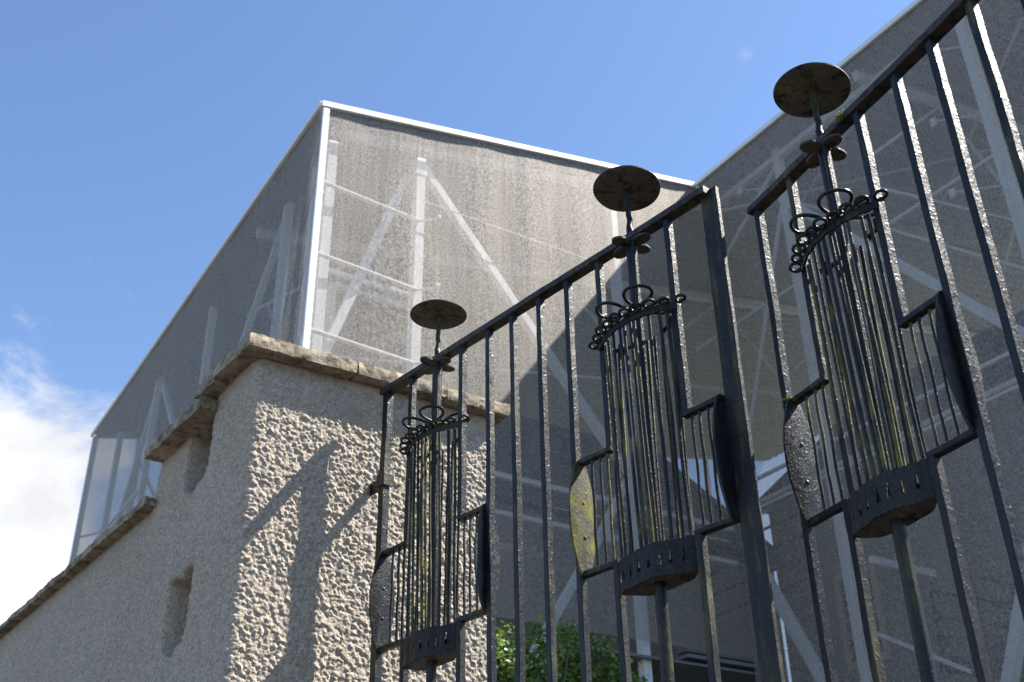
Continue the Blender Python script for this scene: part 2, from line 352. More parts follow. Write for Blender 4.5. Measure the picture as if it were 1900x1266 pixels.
def wall_sheet(name, path, normals, s, Z, top, H, mesh_niche, edge_tone):
    ns, nz = len(s), len(Z)
    co = np.zeros((nz, ns, 3))
    zz = GZ + (Z[:, None]-GZ)*np.ones((1, ns))
    disp = H + mesh_niche
    co[:, :, 0] = path[None, :, 0] + normals[None, :, 0]*disp
    co[:, :, 1] = path[None, :, 1] + normals[None, :, 1]*disp
    co[:, :, 2] = np.minimum(zz, top[None, :])
    me = bpy.data.meshes.new(name)
    idx = np.arange(ns*nz).reshape(nz, ns)
    a = idx[:-1, :-1].ravel(); b = idx[:-1, 1:].ravel(); c = idx[1:, 1:].ravel(); d = idx[1:, :-1].ravel()
    keep = (zz[:-1, :-1] < np.maximum(top[:-1], top[1:])[None, :]).ravel()
    F = np.stack([a, d, c, b], 1)[keep]
    me.vertices.add(ns*nz); me.vertices.foreach_set('co', co.reshape(-1))
    me.loops.add(F.size); me.loops.foreach_set('vertex_index', F.reshape(-1).astype(np.int32))
    me.polygons.add(len(F)); me.polygons.foreach_set('loop_start', np.arange(0, F.size, 4, dtype=np.int32)); 
    me.polygons.foreach_set('use_smooth', np.ones(len(F), dtype=bool))
    at = me.attributes.new('edge_tone', 'FLOAT', 'POINT'); at.data.foreach_set('value', edge_tone.reshape(-1).astype(np.float32))
    me.update(calc_edges=True); me.validate()
    o = bpy.data.objects.new(name, me); COL.objects.link(o); me.materials.append(M['stucco'])
    return o
CELL = 0.0030; RC = 0.022
# path parameter: a = front run (from the right end to the corner arc), then the arc, then the side run
front_len = XR - PC.x - RC; arc = RC*1.5; near_len = 1.0; far_len = 6.5
s_front = np.arange(0, front_len, CELL); s_arc = np.linspace(0, 1, 10)[1:-1]
s_near = np.arange(0, near_len, CELL*1.15); s_far = np.arange(near_len, far_len, 0.0085)
path = []; nor = []; sp = []; sd = []
for q in s_front: path.append((XR-q, PC.y)); nor.append((0, -1)); sp.append(q); sd.append(-(front_len-q)-arc)
ccx, ccy = PC.x+RC, PC.y+RC
for q in s_arc:
    th = -math.pi/2 - q*(math.pi/2 - 0.088); nv = (math.cos(th), math.sin(th)); path.append((ccx+RC*nv[0], ccy+RC*nv[1])); nor.append(nv); sp.append(front_len+q*arc); sd.append(-(1-q)*arc)
sn = (-DS.y, DS.x)
for q in list(s_near)+list(s_far):
    path.append((PC.x+DS.x*(q+RC), PC.y+DS.y*(q+RC))); nor.append(sn); sp.append(front_len+arc+q); sd.append(q)
path = np.array(path); nor = np.array(nor); sp = np.array(sp); sd = np.array(sd)
Z = np.concatenate([[GZ], np.arange(0.60, 1.70, CELL)])
# resample the pebble field on a uniform grid then interpolate on to the sheet
Su = np.arange(0, sp[-1]+0.02, 0.0036); Zu = np.arange(0.58, 1.72, 0.0034)
Hu = np.maximum(roughfield(Su, Zu, 0.0064, 0.0058, 0.0048, 3, 0.0036), roughfield(Su, Zu, 0.0046, 0.0035, 0.0034, 5, 0.0036))
jj = np.clip((Z-Zu[0])/0.0034, 0, len(Zu)-1.001); ii = np.clip(sp/0.0036, 0, len(Su)-1.001)
j0 = jj.astype(int); i0 = ii.astype(int); fj = (jj-j0)[:, None]; fi = (ii-i0)[None, :]
H = (Hu[j0][:, i0]*(1-fi)+Hu[j0][:, i0+1]*fi)*(1-fj) + (Hu[j0+1][:, i0]*(1-fi)+Hu[j0+1][:, i0+1]*fi)*fj
top = np.where(sd < 0.262, 1.678, np.where(sd < 0.70, 1.608, 1.432 - 0.02*np.clip(sd-0.7, 0, 3)))
und = np.array([[noise.noise(Vector((a*3.1, b*3.1, 0)))*0.006 for a in sp[::12]] for b in Z[::12]])
und = np.repeat(np.repeat(und, 12, 0), 12, 1)[:len(Z), :len(sp)] if False else 0
gz = (top[None, :]-Z[:, None])
rnd = rng.uniform(0.85, 1.15, len(sp))
fade = smoothstep((gz-0.012)/0.05)*0.55 + 0.45*smoothstep((gz-0.05)/0.08)
side_k = np.where(sd > 0, 1.1, 1.25)
lowf = np.array([[noise.noise(Vector((a*5.0, b*5.0, 2.0))) for a in np.arange(0, sp[-1]+.05, .03)] for b in np.arange(.55, 1.76, .03)])
lj = np.clip(((Z-.55)/.03), 0, lowf.shape[0]-1).astype(int); li = np.clip(sp/.03, 0, lowf.shape[1]-1).astype(int)
H = H*np.clip(fade, 0.10, 1)*side_k[None, :]*(1+.28*lowf[lj][:, li]) + .004*lowf[lj][:, li]*np.clip(fade, 0, 1)*0
def niche(s0, s1, z0, z1, depth, soft=0.022):
    jz = 0.010*np.sin(sd*37)[None, :]+0.006*np.sin(sd*91)[None, :]
    a = smoothstep((sd-s0)/0.008)*smoothstep((s1-sd)/(soft*1.6)); zc = Z[:, None]+jz
    # the bottom is rounded off like a scoop
    b = smoothstep((zc-z0-0.05*np.abs((sd-(s0+s1)/2)/((s1-s0)/2))[None, :]**3)/0.022)*smoothstep((z1-zc)/0.016)
    return -depth*a[None, :]*b
ND = niche(0.262, 0.455, 1.375, 1.75, 0.30) + niche(0.275, 0.455, 0.862, 1.105, 0.13)
# behind the recess top the render ends under the slab
EDGE_TONE = np.exp(-np.clip(gz, 0, 9)/0.035)*np.where(sd > -0.3, 1, 0.5)[None, :] + 0.35*np.exp(-np.abs(Z[:, None]-1.105)/0.02)*((sd > .27) & (sd < .46))[None, :]  # darker brown just below the wall top and along the lower niche head
body = wall_sheet('roughcast_face', path, nor, sp, Z, top, H, ND, np.clip(EDGE_TONE, 0, 1)); 
body.matrix_world = Matrix.Identity(4); body.parent = wall; body.matrix_parent_inverse = Matrix.Translation((-PC.x, -PC.y, -GZ))
def under(o, root):
    o.parent = root; o.matrix_parent_inverse = root.matrix_basis.inverted() if root.rotation_euler[2] == 0 else (Matrix.Translation(root.location) @ Matrix.Rotation(root.rotation_euler[2], 4, 'Z')).inverted()
    return o
# core behind the render: pier right side, backs
core = MB()
def sidept(s_, off): return Vector((PC.x+DS.x*s_ - sn[0]*off, PC.y+DS.y*s_ - sn[1]*off, 0))
def prism(mb, poly, z0, z1):
    k = len(poly); mb.add([(p[0], p[1], z0) for p in poly]+[(p[0], p[1], z1) for p in poly], [tuple(reversed(range(k))), tuple(range(k, 2*k))]+[(i, (i+1) % k, k+(i+1) % k, k+i) for i in range(k)])
P_ = lambda s_, off: tuple(sidept(s_, off)[:2])
prism(core, [(PC.x+.16, PC.y+.14), (XR, PC.y+.003), (XR, PC.y+.42), P_(0.42, .36), P_(.27, .36), P_(.22,.06), P_(.05,.06)], GZ, 1.66)
prism(core, [P_(.262, .34), P_(.70, .34), P_(.70, .55), P_(.262, .55)], GZ, 1.60)
prism(core, [P_(.50, .10), P_(.68, .10), P_(.68, .33), P_(.50, .33)], GZ, 1.60)
prism(core, [P_(.71, .03), P_(6.4, .03), P_(6.4, .35), P_(.71, .35)], GZ, 1.36)
under(core.build('wall_core', M['stucco']), wall)
fr = MB(); prism(fr, [(PC.x+.03, PC.y+.004), (XR, PC.y+.004), (XR, PC.y+.16), (PC.x+.2, PC.y+.16)], GZ, 1.66)
under(fr.build('pier_core', M['stucco']), wall)

def stone_slab(name, poly_fn, ls, ws, z_fn, th, seed, res=0.009, rag=0.0042, parent=wall):
    """slab in its own (l, w) frame mapped through poly_fn, edges chipped by noise"""
    nl = max(3, int((ls[1]-ls[0])/res)); nw = max(3, int((ws[1]-ws[0])/res)); nt_ = 4
    mb = MB(); ids = {}
    def vid(i, j, k):
        key = (i, j, k)
        if key not in ids:
            l_ = ls[0]+(ls[1]-ls[0])*i/nl; w_ = ws[0]+(ws[1]-ws[0])*j/nw; p = poly_fn(l_, w_); z = z_fn(l_) + th*k/nt_
            e = [0, 0, 0]
            q = Vector((l_*22+seed, w_*22, k*1.7))
            nx = noise.noise(q); ny = noise.noise(q+Vector((7, 3, 1))); f = noise.noise(Vector((l_*5+seed, w_*5, 2)))
            edge = 0
            if i in (0, nl): edge += 1
            if j in (0, nw): edge += 1
            rnd_ = (0.35 if k in (0, nt_) else 0)
            cx_ = (ls[0]+ls[1])/2; cw = (ws[0]+ws[1])/2
            dl = (-1 if i == 0 else 1 if i == nl else 0); dw = (-1 if j == 0 else 1 if j == nw else 0)
            l2 = l_ + dl*(nx*rag - rnd_*0.005); w2 = w_ + dw*(ny*rag + f*rag*0.9 - rnd_*0.005)
            p = poly_fn(l2, w2)
            z += (nx*0.4+f*0.8)*rag*(0.45 if k == 0 else 0.7) + (noise.noise(q*2.3)*0.003)
            mb.v.append((p[0], p[1], z)); ids[key] = len(mb.v)-1
        return ids[key]
    for i in range(nl):
        for j in range(nw):
            mb.f.append((vid(i,j,0), vid(i,j+1,0), vid(i+1,j+1,0), vid(i+1,j,0))); mb.f.append((vid(i,j,nt_), vid(i+1,j,nt_), vid(i+1,j+1,nt_), vid(i,j+1,nt_)))
    for k in range(nt_):
        for i in range(nl):
            for j in (0, nw): mb.f.append((vid(i,j,k), vid(i+1,j,k), vid(i+1,j,k+1), vid(i,j,k+1)))
        for j in range(nw):
            for i in (0, nl): mb.f.append((vid(i,j,k), vid(i,j+1,k), vid(i,j+1,k+1), vid(i,j,k+1)))
    o = mb.build(name, M['stone']); smooth_by_angle(o, 32); return under(o, parent)
# front copings: l along X, w along Y ; the left stone mitres into the side run
def fmap(l_, w_):
    sh = 0.0
    return (l_ - 0.088*w_*max(0, (1.3-l_))/0.4 if l_ < 1.3 else l_, 2.852 + w_)
stone_slab('coping_stone', fmap, (0.893, 1.245), (0, 0.33), lambda l_: 1.680, 0.042, 1.0)
stone_slab('coping_stone', fmap, (1.251, 1.565), (0, 0.42), lambda l_: 1.678, 0.043, 9.0)
stone_slab('coping_stone', fmap, (1.571, 1.812), (0.004, 0.42), lambda l_: 1.674, 0.042, 17.0, rag=0.004)
smap = lambda l_, w_: tuple(sidept(l_, w_)[:2])
stone_slab('coping_stone', smap, (0.205, 0.345), (-0.055, 0.36), lambda l_: 1.672-0.02*l_, 0.041, 23.0, rag=0.006)
stone_slab('coping_stone', smap, (0.268, 0.725), (-0.062, 0.40), lambda l_: 1.604-0.03*(l_-.27), 0.038, 31.0, rag=0.006)
s_ = 0.70; k = 40
while s_ < 6.3:
    ln = random.uniform(0.7, 1.0)
    stone_slab('coping_stone', smap, (s_, min(6.35, s_+ln-0.008)), (-0.040+random.uniform(-.006, .004), 0.40), lambda l_: 1.425-0.022*min(3, l_-.7), 0.026+random.uniform(-.003, .004), k, res=0.016, rag=0.0055); s_ += ln; k += 7

# ------------------------------------------------------------------ wrought iron gate leaves
def arcpts(c, hu, hn, z, n_=25, a0=0, a1=math.pi):
    # local frame: x along the gate, y away from the viewer (so the front bulges to -y)
    return [(c+hu*math.cos(a0+(a1-a0)*i/(n_-1)), -hn*math.sin(a0+(a1-a0)*i/(n_-1)), z) for i in range(n_)]
X_ = Vector((1, 0, 0)); Y_ = Vector((0, 1, 0)); Z_ = Vector((0, 0, 1))
BU, BN = 0.0085, 0.0100        # half sizes of a bar
BASE = 0.97                    # gate z=0 sits at GZ+0.03; heights below are relative to the eye
def zz(z): return z + BASE
def bar(root, u, z0, z1, m='iron', hu=BU, hn=BN, y=0.0, name='bar'):
    b = MB(); b.flat((u, y, zz(z0)), (u, y, zz(z1)), X_, hu, Y_, hn, 0.0018); o = b.build(name, M[m], root); smooth_by_angle(o, 35); return o
def hbar(root, u0, u1, z, m='iron', hz=0.0065, hn=0.010, name='step_bar', y=0.0):
    b = MB(); b.flat((u0, y, zz(z)), (u1, y, zz(z)), Z_, hz, Y_, hn, 0.0018, 0.02); o = b.build(name, M[m], root); smooth_by_angle(o, 35); return o
ZT, ZS, ZB = 1.618, 1.092, 0.818   # rail underside, upper step, lower step
def leaf_plate(root, u, side, m, rivets):
    """lens shaped plate standing square to the gate, riveted to its bar"""
    n_ = 26; th = 0.0030; mb = MB(); z0, z1 = ZB-0.004, ZS+0.004
    outl = []
    for i in range(n_+1):
        t_ = i/n_; wd = 0.012 + 0.029*math.sin(math.pi*t_)**0.8; outl.append((wd, z0+(z1-z0)*t_))
    cols = 9; rs = []
    ids = [[[0]*2 for _ in range(cols)] for _ in range(n_+1)]
    for i, (wd, z) in enumerate(outl):
        for c in range(cols):
            y = -0.002 + wd*(-1 + 2*c/(cols-1)); dish = (0.004 if side > 0 else 0.0)*(1-(2*c/(cols-1)-1)**2)*side*math.sin(math.pi*i/n_) + 0.0012*noise.noise(Vector((y*50, z*30, u)))
            for q in (0, 1):
                mb.v.append((u + dish + (th if q else -th), y, zz(z))); ids[i][c][q] = len(mb.v)-1
    for i in range(n_):
        for c in range(cols-1):
            mb.f.append((ids[i][c][0], ids[i][c+1][0], ids[i+1][c+1][0], ids[i+1][c][0])); mb.f.append((ids[i][c][1], ids[i+1][c][1], ids[i+1][c+1][1], ids[i][c+1][1]))
        for c in (0, cols-1): mb.f.append((ids[i][c][0], ids[i+1][c][0], ids[i+1][c][1], ids[i][c][1]))
    for i in (0, n_):
        for c in range(cols-1): mb.f.append((ids[i][c][0], ids[i][c+1][0], ids[i][c+1][1], ids[i][c][1]))
    o = mb.build('leaf_plate', M[m], root); smooth_by_angle(o, 40)
    for z in rivets:
        rb = MB(); rs = []
        for k_ in range(5):
            a = k_/4*math.pi/2*0.98; rs.append([(u + 0.004 + 0.0048*math.sin(a) + (0.0 if side < 0 else 0.0), -0.002+0.0062*math.cos(a)*math.cos(q*math.pi/5), zz(z)+0.0062*math.cos(a)*math.sin(q*math.pi/5)) for q in range(10)])
        rb.rings(rs); rv = rb.build('rivet', M[m], o, smooth=True)
def lamp_basket(root, c, u_in_l, u_out_l, u_in_r, u_out_r, mossL, mossR, tilt=(0, 0)):
    # post and drip disc
    b = MB(); b.tube([(c, 0, zz(z)) for z in (-.9, -.3, 0.3, .6, .72, .74)], 0.0135, 16); b.tube([(c, 0, zz(z)) for z in np.linspace(.75, ZT, 14)], 0.0145, 16, wob=.02)
    smooth_by_angle(b.build('post', M['iron'], root), 40)
    b = MB(); b.tube([(c+0.016, -0.012, zz(z)) for z in np.linspace(.80, ZT-.002, 10)], 0.0055, 10); smooth_by_angle(b.build('rod', M['iron'], root), 60)
    zs = np.linspace(ZT+.018, 1.782, 12); b = MB()
    b.tube([(c+0.0012*math.sin(i*2.1), 0.001*math.cos(i*1.7), zz(z)) for i, z in enumerate(zs)], [0.0115, 0.0105, 0.0085, .0075, .0072, .007, .007, .007, .007, .007, .0075, .0085], 12, wob=.04)
    smooth_by_angle(b.build('stem', M['iron'], root), 60)
    # hammered round disc, slightly dished and tilted
    mb = MB(); rr = 0.0865; rings = []
    tx, ty = tilt
    prof = [(0.004, 1.7815), (0.03, 1.7815), (0.06, 1.782), (0.082, 1.7825), (rr, 1.784), (rr, 1.7872), (0.08, 1.7885), (0.05, 1.789), (0.02, 1.790), (0.004, 1.790)]
    for r_, z in prof:
        rings.append([(c+r_*math.cos(a)*(1+0.008*noise.noise(Vector((math.cos(a)*2+c*9, math.sin(a)*2, 0)))), r_*math.sin(a)*(1+0.008*noise.noise(Vector((math.cos(a)*2, math.sin(a)*2+c*7, 4)))), zz(z + tx*r_*math.cos(a) + ty*r_*math.sin(a) + 0.0016*noise.noise(Vector((r_*40, a*2, c))))) for a in np.linspace(0, 2*math.pi, 49)[:-1]])
    mb.rings(rings); o = mb.build('drip_disc', M['iron_dust'], root); smooth_by_angle(o, 40)
    # four petalled collar under the rail
    mb = MB(); z = 1.6105
    for a in (0, 90, 180, 270):
        a = R(a + random.uniform(-6, 6)); L_, w_ = 0.044, 0.021; cx_, cy_ = c+math.cos(a)*0.034, math.sin(a)*0.034; top_, bot = [], []
        tl_ = random.uniform(-.10, .12)
        for q in range(18):
            t_ = q/18*2*math.pi; lx = math.cos(t_)*0.026; ly = math.sin(t_)*0.019; x = cx_+lx*math.cos(a)-ly*math.sin(a); y = cy_+lx*math.sin(a)+ly*math.cos(a); dz = tl_*(lx+.026)
            top_.append((x, y, zz(z+.0028+dz))); bot.append((x, y, zz(z-.0028+dz)))
        mb.rings([bot, top_])
    mb.rings([[(c+.017*math.cos(q), .017*math.sin(q), zz(z-.0045)) for q in np.linspace(0, 6.283, 17)[:-1]], [(c+.017*math.cos(q), .017*math.sin(q), zz(z+.0046)) for q in np.linspace(0, 6.283, 17)[:-1]]])
    smooth_by_angle(mb.build('petal_collar', M['iron_dust'], root), 40)
    # crown: bent strip in front of the bars, curls along its top
    zc = 1.362; mb = MB(); pts = [(c+.008+.128*math.cos(q), -.003-.042*math.sin(q)**2, zc) for q in np.linspace(0, math.pi, 31)]; rs = []
    for i, p in enumerate(pts):
        p = Vector(p); p.y -= 0.010; q = Vector(pts[min(i+1, 30)])-Vector(pts[max(i-1, 0)]); q.normalize(); nr = Vector((q.y, -q.x, 0)); dz = 0.0015*math.sin(i*1.9)
        w_ = 0.0025; rs.append([(p+nr*a_*w_)+Vector((0, 0, b_*0.0085+dz+BASE)) for a_, b_ in ((-1,-1),(1,-1),(1,1),(-1,1))])
    mb.rings(rs); crown = mb.build('crown_band', M['iron'], root); smooth_by_angle(crown, 40)
    n_c = 10
    for i in range(n_c):
        xx = 1.12-2.22*i/(n_c-1); a = math.pi/2-.62*xx; p = Vector((c+.006+.125*xx, -.016-.044*(1-xx*xx), zc+.010)); rl = 0.0112*random.uniform(.85, 1.12); ax = Vector((math.cos(a)*.35, -math.sin(a)-.35, .0)).normalized()
        up_ = (Vector((0, 0, 1))*0.20 + ax*0.9).normalized(); sd_ = ax.cross(Z_).normalized(); mb = MB()
        pp = []
        for q in range(17):
            t_ = q/16*2*math.pi*1.12; pp.append(p + up_*(rl*(1-math.cos(t_))) + sd_*rl*math.sin(t_)*1.15 + Vector((0, 0, BASE - .002 + .004*q/16)))
        mb.tube(pp, 0.0037, 8); smooth_by_angle(mb.build('curl', M['iron'], crown), 60)
    # three large wire petals round the post
    for a in (-45, -135, 35):
        a = R(a+random.uniform(-5, 5)); d_ = Vector((math.cos(a), math.sin(a), 0)); e_ = Vector((-d_.y, d_.x, 0)); p0 = Vector((c, 0, 1.418))+d_*0.017; pp = []
        for q in range(29):
            t_ = q/28; th = t_*2*math.pi; rad_ = 0.5-0.5*math.cos(th); wd = math.sin(th)*0.043*(rad_**0.45 if rad_ > 0 else 0)
            pp.append(p0 + d_*(0.080*rad_) + e_*(-wd) + Vector((0, 0, BASE+0.010*rad_ - .004 + .004*t_)))
        mb = MB(); mb.tube(pp, 0.0042, 8); smooth_by_angle(mb.build('wire_petal', M['iron'], root), 60)
    # pierced tray at the foot: curved front band with drop shaped holes
    zt0, zt1 = 0.738, 0.812; hu, hn = (u_in_r-u_in_l)/2-0.006, 0.038; cm = (u_in_r+u_in_l)/2
    nu, nv = 196, 22; mb = MB(); vid = {}
    holes_ = [cm + hu*math.cos(R(a)) for a in (28, 52, 72, 91, 112, 134, 155)]; hx = [.80, .56, .32, .08, -.18, -.44, -.69, -.88]
    def hole(adeg, z):
        for h_ in hx:
            wdt = .050; t_ = (z-zt0)/(zt1-zt0)
            if 0.30 < t_ < 0.74:
                k_ = (t_-.30)/.44; half = wdt*(1-k_)**.9*min(1, k_*6+.35)
                if abs(math.cos(R(adeg))-h_) < half: return True
        return False
    def v_(i, j, q):
        key = (i, j, q)
        if key not in vid:
            a = R(180*i/nu); z = zt0+(zt1-zt0)*j/nv; off = 0.0022*q
            mb.v.append((cm+(hu-off)*math.cos(a), -.006-(hn-off)*math.sin(a)**1.6+0.0012*math.sin(i*.21+c*5), zz(z+0.0018*math.sin(i*.09)+(.0012*math.sin(i*.7) if j in (0, nv) else 0)))); vid[key] = len(mb.v)-1
        return vid[key]
    solid = {(i, j): not hole(180*(i+.5)/nu, zt0+(zt1-zt0)*(j+.5)/nv) for i in range(nu) for j in range(nv)}
    for (i, j), s__ in solid.items():
        if not s__: continue
        mb.f.append((v_(i,j,0), v_(i,j+1,0), v_(i+1,j+1,0), v_(i+1,j,0))); mb.f.append((v_(i,j,1), v_(i+1,j,1), v_(i+1,j+1,1), v_(i,j+1,1)))
        for (di, dj, e1, e2) in ((-1,0,(i,j),(i,j+1)), (1,0,(i+1,j),(i+1,j+1)), (0,-1,(i,j),(i+1,j)), (0,1,(i,j+1),(i+1,j+1))):
            if not solid.get((i+di, j+dj), False): mb.f.append((v_(*e1,0), v_(*e2,0), v_(*e2,1), v_(*e1,1)))
    o = mb.build('tray_band', M['iron_tray'], root); smooth_by_angle(o, 50)
    for s_u, st in ((u_in_l, 1), (u_in_r, -1)):
        pass
    mb = MB(); rs = []
    for z in (zt0+.004, zt0+.009):
        ring = []
        for i in range(64):
            a = i/64*2*math.pi; y = math.sin(a); yy = (-.006-.033*(-y) if y < 0 else -.006+.036*y); yy = -.006 - ((-y)**1.6)*.034 if y < 0 else -.006+(y**1.3)*.036
            ring.append((cm+(hu-.004)*math.cos(a)+0.001*math.sin(a*7), yy*(1+.04*math.sin(a*9+c)), zz(z+.002*math.sin(a*5+c)-(.010*max(0, y))))) 
        rs.append(ring)
    mb.rings(rs); smooth_by_angle(mb.build('tray_floor', M['iron_dust'], root), 40)
    # harp of rods round the post: front row up to the crown, back row to the short rear bands
    mb = MB(); rs = []
    for z in (zt0+.010, zt0+.058):
        o_ = [(cm+(hu-.006)*math.cos(q), -.004+.033*math.sin(q)**1.3, zz(z+.001*math.sin(q*11))) for q in np.linspace(.06, math.pi-.06, 24)]
        rs.append(o_ + [(x*1.0+(cm-x)*.03, y-.0022, z_) for x, y, z_ in reversed(o_)])
    mb.rings(rs); smooth_by_angle(mb.build('tray_back', M['iron_tray'], root), 40)
    fr_a = [15, 33, 54, 73, 81, 90, 99, 116, 138, 160]
    for a in fr_a:
        a = R(a+random.uniform(-2, 2)); r_ = random.uniform(.0034, .0048); mm = random.choice(['iron_rod', 'iron_algae', 'iron_rod', 'iron'])
        p0 = Vector((cm+(hu-.010)*math.cos(a), -.001-(hn-.006)*math.sin(a)**1.6, zz(zt0+.008))); p1 = Vector((c+.004+.104*math.cos(a), -.012-.040*math.sin(a)**2, zz(zc-.006)))
        mb = MB(); mb.tube([p0.lerp(p1, t_)+Vector((.0010*math.sin(t_*9+a*5), .0010*math.cos(t_*7+a*3), 0)) for t_ in np.linspace(0, 1, 22)], r_, 8, wob=.05); smooth_by_angle(mb.build('rod', M[mm], root), 60)
    for i, a in enumerate((26, 66, 78, 92, 104, 148)):
        a = R(a+random.uniform(-3, 3)); r_ = random.uniform(.0034, .0046); mm = random.choice(['iron_rod', 'iron', 'iron_rod'])
        p0 = Vector((cm+(hu-.010)*math.cos(a), -.006+.030*math.sin(a), zz(zt0+.006))); p1 = Vector((cm+(hu-.012)*math.cos(a), .004+.028*math.sin(a), zz(1.345)))
        mb = MB(); mb.tube([p0.lerp(p1, t_)+Vector((.0010*math.sin(t_*8+a*4), 0, 0)) for t_ in np.linspace(0, 1, 18)], r_, 8, wob=.05); smooth_by_angle(mb.build('rod', M[mm], root), 60)
    for a0, a1 in ((12, 66), (112, 168)):
        mb = MB(); pts = arcpts(cm, hu-.008, -.032, 1.352, 12, R(a0), R(a1)); mb.tube([Vector(p)+Vector((0, .004, BASE)) for p in pts], [.008 if i in (0, 11) else .0055 for i in range(12)], 8)
        mb.tube([Vector(pts[6 if a0 > 90 else 5])+Vector((0, .004, BASE-.012)), Vector(pts[6 if a0 > 90 else 5])+Vector((0, .004, BASE+.014))], .0085, 8)
        smooth_by_angle(mb.build('rear_band', M['iron'], root), 60)
    # stepped side frames
    hbar(root, u_out_l-.004, u_in_l+.0085, ZS); hbar(root, u_out_l-.004, u_in_l+.0085, ZB, 'iron_rust'); hbar(root, u_in_r-.0085, u_out_r+.004, ZS); hbar(root, u_in_r-.0085, u_out_r+.004, ZB, 'iron_rust')
    bar(root, u_in_l, ZS+.0062, ZT); bar(root, u_in_r, ZS+.0062, ZT)
    bar(root, u_in_l, -.88, ZB-.0062, 'iron_rust'); bar(root, u_in_r, -.88, ZB-.0062, 'iron_rust')
    # short uprights flank the tray between step and floor
    for uu in (u_in_l, u_in_r):
        pass
    for (a_, b_) in ((u_out_l, u_in_l), (u_out_r, u_in_r)):
        for f_ in (.40, .66, .88):
            uu = a_+(b_-a_)*f_; mb = MB(); mb.tube([(uu+.0006*math.sin(i*1.3), .0006*math.cos(i), zz(z)) for i, z in enumerate(np.linspace(ZB+.005, ZS-.005, 12))], random.uniform(.0032, .0040), 8, wob=.05)
            smooth_by_angle(mb.build('rod', M[random.choice(['iron_rod', 'iron'])], root), 60)
    leaf_plate(root, u_out_l+.0035, 1, mossL, (ZB+.085, ZB+.170))
    leaf_plate(root, u_out_r, -1, mossR, ())
def gate_leaf(o, u, label, first_wide, last_wide, du, moss):
    ang = math.atan2(u[1], u[0]); root = empty('gate_leaf', (o[0], o[1], GZ+.03), ang, label=label, cat='gate', group='wrought iron gate leaves')
    ln = 1.352+du
    b = MB(); b.flat((0.004+du, 0, zz(ZT+.0092)), (ln-(0.02 if last_wide else -.012), 0, zz(ZT+.0092)), Z_, 0.0092, Y_, 0.0165, 0.0015, .03, .0008); smooth_by_angle(b.build('top_rail', M['iron_rail'], root), 35)
    b = MB(); b.flat((0.03+du, 0, zz(-.88)), (ln-.02, 0, zz(-.88)), Z_, 0.010, Y_, 0.0130, 0.0015); smooth_by_angle(b.build('bottom_rail', M['iron'], root), 35)
    # hinge stile
    hw = .0125 if first_wide else BU
    bar(root, .026+du, -.93, ZT, 'iron', hw, .0125 if first_wide else BN, name='hinge_stile')
    lamp_basket(root, .279+du, .157+du, .040+du, .400+du, .5090+du, *moss[0])
    for i, q in enumerate((.521, .626, .736, .845)): bar(root, q+du, -.88, ZT)
    lamp_basket(root, 1.079+du, .963+du, .8555+du, 1.201+du, 1.297+du, *moss[1])
    if last_wide:
        b = MB(); b.flat((1.327+du, .0095, zz(-.93)), (1.327+du, .0095, zz(1.634)), X_, .0235, Y_, .0065, .0012); smooth_by_angle(b.build('meeting_stile', M['iron_rust'], root), 35)
    else: bar(root, 1.33+du, -.93, ZT, 'iron', .0125, .0125, name='hinge_stile')
    for q in ([.157, .400, .521, .626, .736, .845, .963, 1.201]):      # rivet heads on top of the rail
        b = MB(); rs = []
        for k_ in range(4):
            a = k_/3*math.pi/2*.97; rs.append([(q+du+.005*math.cos(a)*math.cos(t_), .005*math.cos(a)*math.sin(t_), zz(ZT+.0186+.0035*math.sin(a))) for t_ in np.linspace(0, 2*math.pi, 9)[:-1]])
        b.rings(rs); b.build('rivet', M['iron'], root, smooth=True)
    return root
random.seed(21)
GA = gate_leaf((1.338, 2.848), (.1471, -.9891), 'black wrought iron gate leaf hinged on the roughcast pier, ending in a broad flat stile', True, True, 0.0, (('iron', 'iron', (-.01, .0)), ('iron_algae', 'iron', (.02, -.10))))
random.seed(33)
GB = gate_leaf((1.6805, 1.5208), (-.1517, -.9884), 'black wrought iron gate leaf at the right edge, cut off by the frame', False, False, -.0225, (('iron', 'iron_rust', (.0, -.09)), ('iron', 'iron')))
# hinge strap from leaf A into the pier
b = MB(); b.flat((.002, 0.0, zz(1.325)), (.002, 0.016, zz(1.325)), Z_, .017, X_, .003, .001, .01)
st = MB()
zs0 = zz(1.305); zs1 = zz(1.345)
ring = []
for r_ in (.0185, .0150):
    ring.append([(.026+r_*x, r_*y) for x, y in ((-1,1.2),(-1,-.8),(-.8,-1),(.8,-1),(1,-.8),(1,1.2))])
rs = [[(x, y, zs0) for x, y in ring[0]] + [(x, y, zs0) for x, y in reversed(ring[1])], [(x, y, zs1) for x, y in ring[0]] + [(x, y, zs1) for x, y in reversed(ring[1])]]
st.rings(rs); st.box(-.062, .0085, .004, .010, zs0, zs1)
strap = st.build('hinge_strap', M['iron'], GA, bevel=.001)
# little cushion of moss on leaf B's rail
mb = MB()
for i in range(700):
    q_ = i % 3 == 0
    c = Vector((.340+random.gauss(0, .006), -.0165+random.gauss(0, .0035), zz(ZT+.012)+random.gauss(0, .004))) if not q_ else Vector((.012+random.gauss(0, .008), -.010+random.gauss(0, .003), zz(ZS+.006)+abs(random.gauss(0, .002)))); d = Vector((random.gauss(0,1), random.gauss(0,1), random.gauss(0,1)+.6)).normalized()*.006; e = d.cross(Vector((random.random(), random.random(), .3))).normalized()*.0012
    mb.add([c-e, c+e, c+d], [(0,1,2)])
mossm = plain('moss', (0.16, 0.19, 0.02), (0.25, 0.27, 0.03), 40); mb.build('moss_tuft', mossm, GB)

